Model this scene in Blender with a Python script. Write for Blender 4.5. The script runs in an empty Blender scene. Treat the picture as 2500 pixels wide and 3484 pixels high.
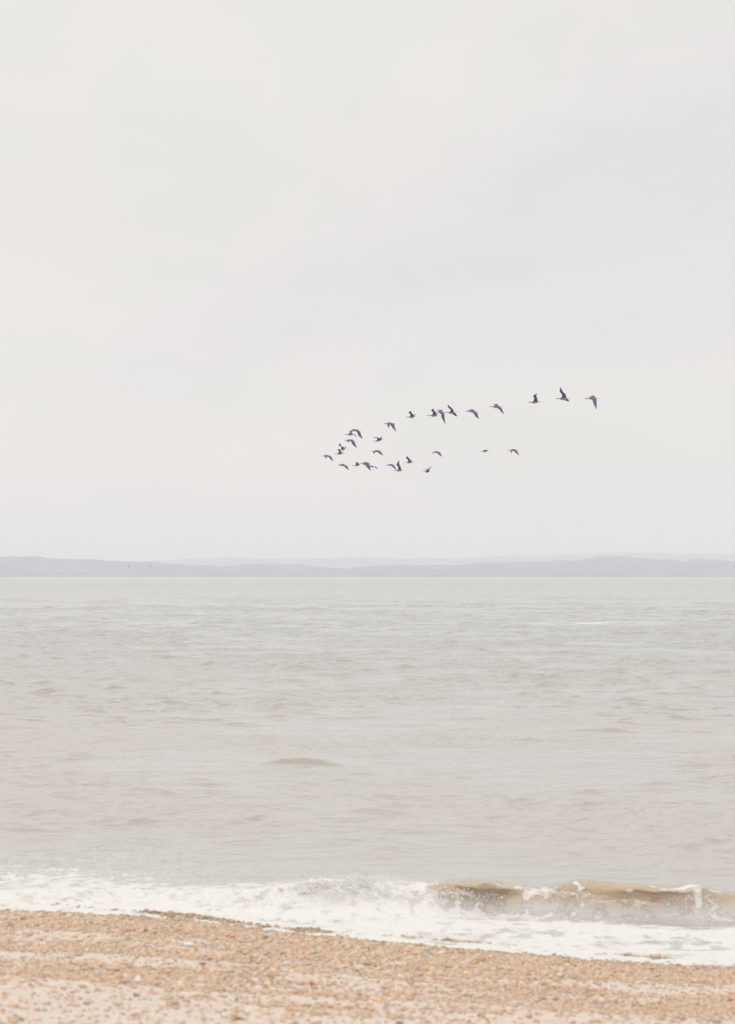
import bpy, math, random
import numpy as np
from mathutils import Vector
R = math.radians
scene = bpy.context.scene
col = scene.collection
rng = np.random.default_rng(7)
random.seed(7)

# ------------------------------------------------------------------ camera
CAMZ = 4.0
F = 7000.0; CX = 1250.0; CY = 1742.0; HOR = 1957.0      # photograph pixels (2500 x 3484)
PITCH = math.atan((HOR-CY)/F)
cd = bpy.data.cameras.new("camera"); cam = bpy.data.objects.new("camera", cd); col.objects.link(cam)
cam.location = (0, 0, CAMZ); cam.rotation_euler = (math.pi/2+PITCH, 0, 0)
cd.sensor_fit = 'VERTICAL'; cd.sensor_height = 36.0; cd.lens = F/3484*36.0
cd.clip_start = 0.1; cd.clip_end = 20000
cd.dof.use_dof = True; cd.dof.focus_distance = 110; cd.dof.aperture_fstop = 2.8
scene.camera = cam
scene.cycles.volume_bounces = 3; scene.cycles.max_bounces = 12
scene.render.resolution_x = 734; scene.render.resolution_y = 1024

# ------------------------------------------------------------------ light and exposure
SUN_EL, SUN_AZ = R(48), R(200)
scene.view_settings.view_transform = 'Standard'; scene.view_settings.look = 'None'
scene.view_settings.exposure = 0.20; scene.view_settings.gamma = 1.0
sd = bpy.data.lights.new("sun", 'SUN'); sd.energy = 0.7; sd.angle = R(20); sd.color = (1, .97, .92)
so = bpy.data.objects.new("sun", sd); col.objects.link(so)
dv = Vector((math.sin(SUN_AZ)*math.cos(SUN_EL), math.cos(SUN_AZ)*math.cos(SUN_EL), math.sin(SUN_EL)))
so.rotation_euler = dv.to_track_quat('Z', 'Y').to_euler(); so.location = (0, 0, 60)

def ray(px, py):
    x = (px-CX)/F; v = -(py-CY)/F
    return np.array([x, math.cos(PITCH)-v*math.sin(PITCH), math.sin(PITCH)+v*math.cos(PITCH)])
def at_z(px, py, z):
    d = ray(px, py); t = (z-CAMZ)/d[2]; return np.array([0, 0, CAMZ])+d*t
def at_y(px, py, y):
    d = ray(px, py); t = y/d[1]; return np.array([0, 0, CAMZ])+d*t

# ------------------------------------------------------------------ node helpers
class NT:
    def __init__(s, nt): s.nt = nt; nt.nodes.clear()
    def n(s, t, **kw):
        o = s.nt.nodes.new(t)
        ins = kw.pop('ins', {})
        for k, v in kw.items(): setattr(o, k, v)
        for k, v in ins.items(): s.set(o.inputs[k], v)
        return o
    def set(s, sock, v):
        if isinstance(v, bpy.types.NodeSocket): s.nt.links.new(v, sock)
        elif v is not None: sock.default_value = v
    def m(s, op, a, b=None, c=None, clamp=False):
        o = s.nt.nodes.new('ShaderNodeMath'); o.operation = op; o.use_clamp = clamp
        for i, v in enumerate((a, b, c)):
            if v is not None: s.set(o.inputs[i], v)
        return o.outputs[0]
    def mix(s, f, a, b, mode='MIX'):
        o = s.nt.nodes.new('ShaderNodeMix'); o.data_type = 'RGBA'; o.blend_type = mode
        s.set(o.inputs[0], f); s.set(o.inputs[6], a); s.set(o.inputs[7], b); return o.outputs[2]
    def sm(s, v, a, b, lo=0., hi=1.):
        o = s.nt.nodes.new('ShaderNodeMapRange'); o.interpolation_type = 'SMOOTHSTEP'
        s.set(o.inputs[0], v); s.set(o.inputs[1], a); s.set(o.inputs[2], b); s.set(o.inputs[3], lo); s.set(o.inputs[4], hi)
        return o.outputs[0]
    def noise(s, vec, scale, detail=4, rough=.5, dist=0.):
        o = s.n('ShaderNodeTexNoise', ins={'Scale': scale, 'Detail': detail, 'Roughness': rough, 'Distortion': dist})
        if vec is not None: s.set(o.inputs['Vector'], vec)
        return o
    def mapping(s, vec, sc=(1, 1, 1), rot=(0, 0, 0), loc=(0, 0, 0)):
        o = s.n('ShaderNodeMapping'); s.set(o.inputs[0], vec)
        o.inputs[1].default_value = loc; o.inputs[2].default_value = rot; o.inputs[3].default_value = sc
        return o.outputs[0]
def c4(r, g, b): return (r, g, b, 1)
def newmat(name):
    m = bpy.data.materials.new(name); m.use_nodes = True; t = NT(m.node_tree)
    out = t.n('ShaderNodeOutputMaterial'); p = t.n('ShaderNodeBsdfPrincipled'); t.nt.links.new(p.outputs[0], out.inputs[0])
    return m, t, p, out

# ------------------------------------------------------------------ sky: bright overcast
w = bpy.data.worlds.new("World"); scene.world = w; w.use_nodes = True
t = NT(w.node_tree)
tc = t.n('ShaderNodeTexCoord').outputs['Generated']
sx = t.n('ShaderNodeSeparateXYZ', ins={0: tc}); X, Y, Z = sx.outputs
az = t.m('ARCTAN2', X, Y); el = t.m('ARCSINE', Z)
cmb = t.n('ShaderNodeCombineXYZ'); t.set(cmb.inputs[0], az); t.set(cmb.inputs[1], el)
ae = cmb.outputs[0]
big = t.noise(t.mapping(ae, (6, 14, 1), (0, 0, R(-16)), (2.3, 1.1, 0)), 1.0, 5, .48, .4).outputs[0]
mid = t.noise(t.mapping(ae, (14, 40, 1), (0, 0, R(-14)), (5.3, 3.1, 0)), 1.0, 5, .5, .3).outputs[0]
tint = t.noise(t.mapping(ae, (9, 11, 1), (0, 0, R(-30)), (9.3, 7.1, 0)), 1.0, 4, .5, .6).outputs[0]
def blob(px, py, rx, ry, rot):
    a0 = math.atan((px-CX)/F); e0 = math.atan((HOR-py)/F)
    dx = t.m('SUBTRACT', az, a0); dy = t.m('SUBTRACT', el, e0)
    c, s_ = math.cos(rot), math.sin(rot)
    u = t.m('ADD', t.m('MULTIPLY', dx, c/rx*F), t.m('MULTIPLY', dy, s_/rx*F))
    v = t.m('ADD', t.m('MULTIPLY', dx, -s_/ry*F), t.m('MULTIPLY', dy, c/ry*F))
    q = t.m('ADD', t.m('MULTIPLY', u, u), t.m('MULTIPLY', v, v))
    q = t.m('ADD', q, t.m('MULTIPLY', t.m('SUBTRACT', mid, .5), 1.6))
    return t.m('POWER', 2.718, t.m('MULTIPLY', q, -1.0))
b1 = blob(1500, 850, 900, 190, R(20)); b2 = blob(2300, 620, 600, 330, R(20)); b3 = blob(2150, 1150, 800, 90, R(10))
dark = t.m('ADD', t.m('ADD', b1, b2), t.m('MULTIPLY', b3, .45), clamp=True)
dark = t.m('MULTIPLY', dark, t.sm(big, .3, .7, .75, 1.1), clamp=True)
lum = t.m('ADD', t.m('ADD', 1.0, t.m('MULTIPLY', t.m('SUBTRACT', big, .5), .09)), t.m('MULTIPLY', t.m('SUBTRACT', mid, .5), .05))
warm = t.sm(tint, .40, .60)
base = t.mix(warm, c4(.785, .792, .748), c4(.845, .795, .765))
base = t.mix(t.m('MULTIPLY', dark, .95), base, c4(.725, .72, .755))
# right-hand side of the sky a little dimmer, horizon dimmer than zenith
base = t.mix(t.sm(az, -.1, .22, 0., .35), base, c4(.75, .745, .72))
hz = t.sm(el, 0., .10)
base = t.mix(hz, t.mix(.6, base, c4(.78, .76, .73)), base)
up = t.sm(el, .28, 1.1, 1.0, 1.85)
vm = t.n('ShaderNodeVectorMath', operation='SCALE'); t.set(vm.inputs[0], base); t.set(vm.inputs['Scale'], t.m('MULTIPLY', t.m('MULTIPLY', lum, up), .893))
sky = t.n('ShaderNodeTexSky', sky_type='NISHITA', sun_disc=False, sun_elevation=SUN_EL, sun_rotation=SUN_AZ)
bg1 = t.n('ShaderNodeBackground', ins={'Color': sky.outputs[0], 'Strength': .1})
bg2 = t.n('ShaderNodeBackground', ins={'Color': vm.outputs[0], 'Strength': 1.0})
ms = t.n('ShaderNodeMixShader', ins={0: .985}); t.nt.links.new(bg1.outputs[0], ms.inputs[1]); t.nt.links.new(bg2.outputs[0], ms.inputs[2])
wo = t.n('ShaderNodeOutputWorld'); t.nt.links.new(ms.outputs[0], wo.inputs[0])

# ------------------------------------------------------------------ numpy noise
def _h(ix, iy, s):
    n = (ix.astype(np.int64)*374761393 + iy.astype(np.int64)*668265263 + s*1274126177) & 0xffffffff
    n = ((n ^ (n >> 13))*1274126177) & 0xffffffff
    n = (n ^ (n >> 16)) & 0xffffffff
    return n/4294967295.0
def vn(x, y, s=0):
    ix = np.floor(x); iy = np.floor(y); fx = x-ix; fy = y-iy
    fx = fx*fx*fx*(fx*(fx*6-15)+10); fy = fy*fy*fy*(fy*(fy*6-15)+10)
    a = _h(ix, iy, s); b = _h(ix+1, iy, s); c = _h(ix, iy+1, s); d = _h(ix+1, iy+1, s)
    return (a*(1-fx)+b*fx)*(1-fy)+(c*(1-fx)+d*fx)*fy
def fbm(x, y, s=0, o=4):
    r = 0; a = .5; tt = 0
    for i in range(o):
        r = r+a*vn(x*2**i+i*17.3, y*2**i-i*9.1, s+i); tt += a; a *= .55
    return r/tt
def ss(a, b, x):
    q = np.clip((x-a)/(b-a), 0, 1); return q*q*(3-2*q)

# ------------------------------------------------------------------ object helpers
def tag(o, label=None, cat=None, group=None, kind=None):
    if label: o['label'] = label
    if cat: o['category'] = cat
    if group: o['group'] = group
    if kind: o['kind'] = kind
    return o
def fast_mesh(name, V, T, mat, smooth=True):
    """V (n,3), T (m,k) of one polygon size"""
    me = bpy.data.meshes.new(name); n, (m, k) = len(V), T.shape
    me.vertices.add(n); me.vertices.foreach_set('co', np.ascontiguousarray(V, dtype=np.float32).ravel())
    me.loops.add(m*k); me.loops.foreach_set('vertex_index', np.ascontiguousarray(T, dtype=np.int32).ravel())
    me.polygons.add(m); me.polygons.foreach_set('loop_start', np.arange(0, m*k, k, dtype=np.int32))
    me.polygons.foreach_set('loop_total', np.full(m, k, dtype=np.int32))
    me.polygons.foreach_set('use_smooth', np.full(m, smooth, dtype=bool))
    me.update(); me.validate()
    if mat: me.materials.append(mat)
    return me
def link(name, me, loc=(0, 0, 0)):
    o = bpy.data.objects.new(name, me); o.location = loc; col.objects.link(o); return o
def grid_faces(nr, nc):
    i = np.arange((nr-1)*(nc-1)); r = i//(nc-1); c = i % (nc-1); a = r*nc+c
    return np.stack([a, a+1, a+nc+1, a+nc], 1)
def attr_f(me, name, vals):
    a = me.attributes.new(name, 'FLOAT', 'POINT'); a.data.foreach_set('value', np.asarray(vals, dtype=np.float32).ravel())
def attr_c(me, name, vals):
    a = me.attributes.new(name, 'FLOAT_COLOR', 'POINT')
    v = np.ones((len(vals), 4), dtype=np.float32); v[:, :3] = vals; a.data.foreach_set('color', v.ravel())

# ------------------------------------------------------------------ shoreline and beach relief
SH = [(-900, 3060), (-300, 3085), (0, 3100), (250, 3110), (500, 3124), (700, 3142), (1000, 3180), (1250, 3202), (1500, 3226),
      (1750, 3247), (2000, 3268), (2250, 3283), (2500, 3294), (2900, 3318), (3500, 3345)]
Z0 = 0.05
_P = np.array([at_z(a, b, Z0) for a, b in SH])
def shore(x): return np.interp(x, _P[:, 0], _P[:, 1])
def beach_z(x, y):
    u = shore(x)-y
    z = np.where(u > 0, Z0+.105*u, Z0+.14*u)
    z = z+(fbm(x*.5+3, y*.9, 31, 3)-.5)*.07*ss(.2, 2., u)+(fbm(x*2.2, y*2.6, 35, 3)-.5)*.022
    ridge = ss(.40, .62, fbm(x*.55+1.5, y*.2, 38, 3))*np.exp(-((u+.46+.16*np.sin(x*1.1))/.13)**2)
    return z+ridge*(.052+.030*vn(x*7., y*3., 39))
def shingle(x, y):
    """how densely the stones lie: dense by the water, patches of bare sand higher up"""
    u = shore(x)-y
    n = fbm(x*.42+5, y*1.15+2, 51, 4)
    return np.clip(ss(-.12, .12, n-.46-.030*(u-2.6))*.90+ss(3.0, .9, u)*.85+.10, 0.03, 1)

# ------------------------------------------------------------------ materials
def mat_sand():
    m, t, p, out = newmat("sand")
    g = t.n('ShaderNodeNewGeometry').outputs['Position']
    sh = t.n('ShaderNodeAttribute', attribute_name='shingle').outputs['Fac']
    n1 = t.noise(g, 9, 5, .6).outputs[0]; n2 = t.noise(g, 70, 3, .6).outputs[0]
    vo = t.n('ShaderNodeTexVoronoi', ins={'Scale': 75.0, 'Vector': g})
    sand = t.mix(t.sm(n1, .3, .7), c4(.65, .56, .495), c4(.575, .48, .41))
    sand = t.mix(t.sm(n2, .55, .8, 0., .5), sand, c4(.42, .31, .23))
    hue = t.n('ShaderNodeSeparateColor', ins={0: vo.outputs['Color']}).outputs[0]
    grav = t.mix(hue, c4(.56, .42, .31), c4(.48, .35, .27))
    c = t.mix(t.sm(sh, .2, .9, 0., .85), sand, grav)
    t.set(p.inputs['Base Color'], c); p.inputs['Roughness'].default_value = .85
    b = t.n('ShaderNodeBump', ins={'Strength': .5, 'Distance': .01}); t.set(b.inputs['Height'], vo.outputs['Distance'])
    t.nt.links.new(b.outputs[0], p.inputs['Normal']); return m
def mat_stone():
    m, t, p, out = newmat("stone")
    a = t.n('ShaderNodeAttribute', attribute_name='tone').outputs['Color']
    g = t.n('ShaderNodeNewGeometry').outputs['Position']
    n = t.noise(g, 60, 4, .6).outputs[0]
    c = t.mix(t.sm(n, .35, .7, 0., .4), a, t.mix(1.0, a, c4(.62, .58, .55), 'MULTIPLY'))
    t.set(p.inputs['Base Color'], c); p.inputs['Roughness'].default_value = .6
    b = t.n('ShaderNodeBump', ins={'Strength': .25, 'Distance': .004}); t.set(b.inputs['Height'], n)
    t.nt.links.new(b.outputs[0], p.inputs['Normal']); return m
FOAM_C = (.70, .685, .665)
def mat_foam():
    m, t, p, out = newmat("foam")
    p.inputs['Base Color'].default_value = (.78, .77, .75, 1); p.inputs['Roughness'].default_value = .6
    p.inputs['Specular IOR Level'].default_value = .3
    return m
def mat_water():
    m, t, p, out = newmat("sea_water")
    g = t.n('ShaderNodeNewGeometry').outputs['Position']
    fo = t.n('ShaderNodeAttribute', attribute_name='foam').outputs['Fac']
    xyz = t.n('ShaderNodeSeparateXYZ', ins={0: g})
    silt = t.noise(t.mapping(g, (.012, .02, 0)), 1., 4, .5).outputs[0]
    near = t.sm(xyz.outputs[1], 30., 130.)
    k = t.m('ADD', near, t.m('MULTIPLY', t.m('SUBTRACT', silt, .5), .9), clamp=True)
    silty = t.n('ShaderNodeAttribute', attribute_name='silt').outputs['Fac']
    wcol = t.mix(k, c4(.43, .405, .387), c4(.378, .382, .376))
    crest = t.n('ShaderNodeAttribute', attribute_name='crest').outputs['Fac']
    wcol = t.mix(crest, wcol, c4(.27, .225, .17))  # wave fronts painted darker, standing in for their weaker sky reflection
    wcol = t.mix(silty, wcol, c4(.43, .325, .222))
    milky = t.m('MULTIPLY', t.sm(fo, .05, .95), .45)
    wcol = t.mix(t.m('MULTIPLY', milky, t.m('SUBTRACT', 1.0, t.m('MULTIPLY', silty, .8))), wcol, c4(.66, .645, .625))
    # ripples
    gs = t.mapping(g, (1., 1.5, 1.))
    r1 = t.noise(gs, 4.5, 6, .62, .3).outputs[0]
    r2 = t.noise(t.mapping(g, (1., 1.8, 1.), (0, 0, R(17))), 1.1, 6, .6).outputs[0]
    r3 = t.noise(t.mapping(g, (.22, .5, 1.), (0, 0, R(-11))), 1.0, 5, .6).outputs[0]
    hgt = t.m('ADD', t.m('ADD', t.m('MULTIPLY', r1, .009), t.m('MULTIPLY', r2, .028)), t.m('MULTIPLY', r3, .24))
    bw = t.n('ShaderNodeBump', ins={'Strength': .9, 'Distance': 1.0}); t.set(bw.inputs['Height'], hgt)
    # foam pattern: lace where thin, solid where dense
    gd = t.n('ShaderNodeVectorMath', operation='ADD')
    nz = t.noise(g, 7., 3, .5); nzv = t.n('ShaderNodeVectorMath', operation='SCALE', ins={0: nz.outputs['Color'], 'Scale': .22})
    t.set(gd.inputs[0], g); t.set(gd.inputs[1], nzv.outputs[0])
    gd2 = t.mapping(gd.outputs[0], (1., .75, 1.))
    vo = t.n('ShaderNodeTexVoronoi', feature='DISTANCE_TO_EDGE', ins={'Scale': 5.5, 'Vector': gd2})
    vo2 = t.n('ShaderNodeTexVoronoi', feature='DISTANCE_TO_EDGE', ins={'Scale': 14., 'Vector': gd2})
    lace = t.m('MAXIMUM', t.sm(vo.outputs[0], .16, .0), t.m('MULTIPLY', t.sm(vo2.outputs[0], .16, .0), .7))
    fb = t.noise(t.mapping(g, (1., .6, 1.)), 5.0, 7, .65).outputs[0]
    fbn = t.sm(fb, .28, .72)
    N = t.m('ADD', t.m('MULTIPLY', t.m('MULTIPLY', lace, t.sm(fb, .35, .6)), .42), t.m('MULTIPLY', fbn, .62))
    thr = t.m('SUBTRACT', 1.0, fo)
    msk = t.sm(t.m('SUBTRACT', N, thr), -.12, .22)
    thin = t.noise(t.mapping(g, (1.2, .55, 1.)), 3.2, 6, .6).outputs[0]
    cover = t.m('MULTIPLY', msk, t.sm(t.m('ADD', t.m('MULTIPLY', fo, .55), thin), .60, .98, .35, 1.0))
    cfo = t.mix(cover, wcol, (*FOAM_C, 1))
    t.set(p.inputs['Base Color'], cfo)
    rough = t.m('ADD', t.sm(xyz.outputs[1], 80., 900., .16, .34), t.m('MULTIPLY', msk, .5)); t.set(p.inputs['Roughness'], rough)
    p.inputs['IOR'].default_value = 1.42
    fz = t.noise(g, 26., 5, .65).outputs[0]
    fh = t.m('ADD', t.m('MULTIPLY', msk, .003), t.m('MULTIPLY', t.m('MULTIPLY', msk, fz), .022))
    bf = t.n('ShaderNodeBump', ins={'Strength': .8, 'Distance': 1.0}); t.set(bf.inputs['Height'], fh)
    t.nt.links.new(bw.outputs[0], bf.inputs['Normal'])
    t.nt.links.new(bf.outputs[0], p.inputs['Normal'])
    return m
def mat_hill(name, a, b, sc):
    m, t, p, out = newmat(name)
    g = t.n('ShaderNodeNewGeometry').outputs['Position']
    n = t.noise(t.mapping(g, (sc, sc, sc*3)), 1., 6, .6).outputs[0]
    t.set(p.inputs['Base Color'], t.mix(t.sm(n, .38, .62), c4(*a), c4(*b))); p.inputs['Roughness'].default_value = .95
    return m
def mat_feather():
    m, t, p, out = newmat("feathers")
    a = t.n('ShaderNodeAttribute', attribute_name='tone').outputs['Color']
    g = t.n('ShaderNodeTexCoord').outputs['Object']
    n = t.noise(t.mapping(g, (8, 30, 30)), 1., 4, .6).outputs[0]
    c = t.mix(t.sm(n, .35, .7, 0., .3), a, t.mix(1.0, a, c4(.6, .58, .6), 'MULTIPLY'))
    t.set(p.inputs['Base Color'], c); p.inputs['Roughness'].default_value = .75
    p.inputs['Specular IOR Level'].default_value = .25
    return m
M_SAND, M_STONE, M_FOAM, M_WATER, M_FEA = mat_sand(), mat_stone(), mat_foam(), mat_water(), mat_feather()

# ------------------------------------------------------------------ beach
def build_beach():
    ys = np.concatenate([np.arange(-40, 10, 1.0), np.arange(10, 28, .05), np.arange(28, 40, .5)])
    xs = np.concatenate([np.arange(-60, -8, 2.0), np.arange(-8, 8, .05), np.arange(8, 61, 2.0)])
    XX, YY = np.meshgrid(xs, ys)
    ZZ = beach_z(XX, YY)+(vn(XX*14, YY*14, 77)-.5)*.008
    V = np.stack([XX, YY, ZZ], -1).reshape(-1, 3)
    me = fast_mesh('beach', V, grid_faces(len(ys), len(xs)), M_SAND)
    attr_f(me, 'shingle', shingle(XX, YY))
    tag(link('beach', me), kind='structure')
build_beach()

# ------------------------------------------------------------------ shingle (uncountable gravel)
def ico():
    p = (1+5**.5)/2
    v = np.array([(-1, p, 0), (1, p, 0), (-1, -p, 0), (1, -p, 0), (0, -1, p), (0, 1, p), (0, -1, -p), (0, 1, -p), (p, 0, -1), (p, 0, 1), (-p, 0, -1), (-p, 0, 1)], float)
    v /= np.linalg.norm(v[0])
    f = np.array([(0, 11, 5), (0, 5, 1), (0, 1, 7), (0, 7, 10), (0, 10, 11), (1, 5, 9), (5, 11, 4), (11, 10, 2), (10, 7, 6), (7, 1, 8),
                  (3, 9, 4), (3, 4, 2), (3, 2, 6), (3, 6, 8), (3, 8, 9), (4, 9, 5), (2, 4, 11), (6, 2, 10), (8, 6, 7), (9, 8, 1)])
    return v, f
def subdiv(v, f):
    v = list(map(tuple, v)); cache = {}
    def mid(a, b):
        k = (min(a, b), max(a, b))
        if k not in cache:
            q = np.array(v[a])+np.array(v[b]); q /= np.linalg.norm(q); v.append(tuple(q)); cache[k] = len(v)-1
        return cache[k]
    nf = []
    for a, b, c in f:
        ab, bc, ca = mid(a, b), mid(b, c), mid(c, a)
        nf += [(a, ab, ca), (b, bc, ab), (c, ca, bc), (ab, bc, ca)]
    return np.array(v), np.array(nf)
IV, IF = ico(); IV2, IF2 = subdiv(IV, IF)
def build_shingle():
    N = 330000
    y = 12.6+(25.6-12.6)*rng.random(N); hw = .19*y+.9
    keepw = rng.random(N) < hw/(.19*25.6+.9)
    x = (rng.random(N)*2-1)*hw
    d = shingle(x, y)
    k = keepw & (rng.random(N) < d*.62) & (y < shore(x)+1.0)
    x, y, d = x[k], y[k], d[k]; n = len(x)
    r = np.clip(np.exp(rng.normal(math.log(.0112), .46, n)), .0045, .038)
    r *= .8+.45*fbm(x*1.3, y*1.3, 61, 2)
    a = r*rng.uniform(1., 1.5, n); b = r*rng.uniform(.75, 1.05, n); c = r*rng.uniform(.45, .8, n)
    pal = np.array([(.60, .43, .29), (.56, .35, .20), (.62, .49, .37), (.50, .27, .13), (.48, .40, .34), (.36, .36, .38), (.20, .17, .16), (.66, .62, .58), (.55, .34, .24)])
    wts = np.array([.33, .20, .20, .06, .07, .035, .022, .03, .055]); wts /= wts.sum()
    colr = pal[rng.choice(len(pal), n, p=wts)]*rng.uniform(.95, 1.22, (n, 1))
    colr = colr*(1+rng.normal(0, .04, (n, 3))); colr = colr*.70+np.array([.575, .46, .375])*.30
    colr = colr*(1-.20*ss(.45, .1, shore(x)-y))[:, None]
    V = np.repeat(IV[None], n, 0)*(1+rng.uniform(-.2, .2, (n, 12, 1)))
    V = V*np.stack([a, b, c], 1)[:, None, :]
    th = rng.normal(0, .9, n); tl = rng.normal(0, .28, n)
    ct, st = np.cos(tl)[:, None], np.sin(tl)[:, None]
    X, Z = V[..., 0]*ct-V[..., 2]*st, V[..., 0]*st+V[..., 2]*ct
    ch, sh = np.cos(th)[:, None], np.sin(th)[:, None]
    X2, Y2 = X*ch-V[..., 1]*sh, X*sh+V[..., 1]*ch
    z0 = beach_z(x, y)+c*rng.uniform(.1, .75, n)
    V = np.stack([X2+x[:, None], Y2+y[:, None], Z+z0[:, None]], -1).reshape(-1, 3)
    T = (IF[None]+(np.arange(n)*12)[:, None, None]).reshape(-1, 3)
    me = fast_mesh('shingle', V, T, M_STONE); attr_c(me, 'tone', np.clip(np.repeat(colr, 12, 0), .02, .8))
    tag(link('shingle', me), 'tan and orange shingle scattered over the beach', 'shingle', kind='stuff')
    print('pebbles', n)
build_shingle()

# ------------------------------------------------------------------ single stones that stand out
def stone(px, py, wpx, hpx, tone, label, seed, boxy=0.):
    z = .3
    for _ in range(12):
        P = at_z(px, py, z); z = float(beach_z(np.array([P[0]]), np.array([P[1]]))[0])+.008
    D = P[1]; rw = wpx/2*D/F; rh = max(hpx/2*D/F, rw*.32)
    rg = np.random.default_rng(seed)
    v = IV2.copy()
    if boxy: v = np.sign(v)*np.abs(v)**(1-boxy)
    v = v*(1+(vn(v[:, 0]*1.5+seed, v[:, 1]*1.5+v[:, 2]*2, seed)-.5)[:, None]*.35)
    v = v*np.array([rw, rw*rg.uniform(.65, .9), rh])
    th = rg.uniform(-.3, .3); ca, sa = math.cos(th), math.sin(th)
    v = np.stack([v[:, 0]*ca-v[:, 1]*sa, v[:, 0]*sa+v[:, 1]*ca, v[:, 2]], 1)
    v[:, 2] += rh*.6
    me = fast_mesh('beach_stone', v, IF2, M_STONE)
    shade = 1+(vn(v[:, 0]*60, v[:, 1]*60+v[:, 2]*50, seed)-.5)[:, None]*.3
    attr_c(me, 'tone', np.clip(np.array(tone)[None]*shade, .02, .85))
    tag(link('beach_stone', me, (P[0], P[1], z-.008)), label, 'stone', 'larger stones lying on the shingle')
WH, BR, OR, RD, GY, DK = (.70, .71, .74), (.26, .15, .09), (.46, .21, .07), (.52, .15, .06), (.30, .31, .34), (.16, .14, .14)
stone(640, 3218, 32, 18, WH, 'bluish white oval stone, largest white one left of the brick red stone near the water', 1)
stone(784, 3190, 32, 12, RD, 'flat brick red stone close below the foam edge on the left half', 2, .3)
stone(690, 3278, 26, 9, RD, 'thin brick red stone lower down than the other red one, beside brown pebbles', 3, .3)
stone(850, 3339, 20, 13, BR, 'dark brown stone at the top edge of the pale sand, left of centre', 4)
stone(666, 3308, 28, 10, (.30, .22, .15), 'long olive brown stone just below the thin brick red stone', 5)
stone(580, 3324, 32, 12, (.36, .25, .15), 'flat brown stone where the pale sand begins, left of the long olive one', 6)
stone(141, 3175, 15, 11, WH, 'small bright white stone near the left edge, closest to the foam', 7)
stone(297, 3232, 20, 12, WH, 'whitish stone between the left edge and the big bluish white one', 8)
stone(594, 3237, 14, 9, DK, 'charcoal pebble just below left of the big bluish white stone', 9)
stone(1636, 3270, 34, 19, (.52, .27, .17), 'blocky orange pink stone with a pale top right of centre', 10, .45)
stone(1447, 3302, 27, 12, (.50, .30, .12), 'ochre yellow stone left of the blocky orange pink one', 11, .2)
stone(1615, 3341, 20, 10, (.33, .15, .07), 'dark rust brown stone straight below the blocky orange pink one', 12)
stone(1798, 3319, 22, 12, OR, 'rusty orange stone below the smaller brown one right of centre', 13)
stone(1813, 3294, 19, 10, BR, 'small brown stone just above the rusty orange one right of centre', 14)
stone(1926, 3276, 24, 15, OR, 'bright orange stone near the foam, right of centre', 15)
stone(2282, 3283, 15, 10, GY, 'dark grey stone at the foam edge on the right, beside a red brown one', 16)
stone(2307, 3285, 20, 11, (.38, .16, .09), 'red brown stone at the foam edge, right beside a dark grey one', 17)
stone(2196, 3383, 27, 15, (.48, .48, .50), 'pale grey stone with dark speckles, largest grey one on the right', 18)
stone(2000, 3389, 22, 9, (.36, .22, .14), 'flat brown stone between the pale sand patches right of centre', 19)
stone(2064, 3431, 20, 13, (.40, .43, .48), 'blue grey stone low in the picture between two sand patches', 20)
stone(2420, 3468, 15, 10, (.45, .19, .10), 'rust red pebble at the very bottom near the right corner', 21)
stone(2486, 3406, 16, 13, (.46, .13, .07), 'deep red stone right at the right edge of the beach', 22)
stone(1277, 3288, 13, 9, DK, 'small charcoal pebble in the middle of the beach', 23)
stone(624, 3478, 16, 9, GY, 'slate grey pebble at the bottom edge, left of centre', 24)

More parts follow.
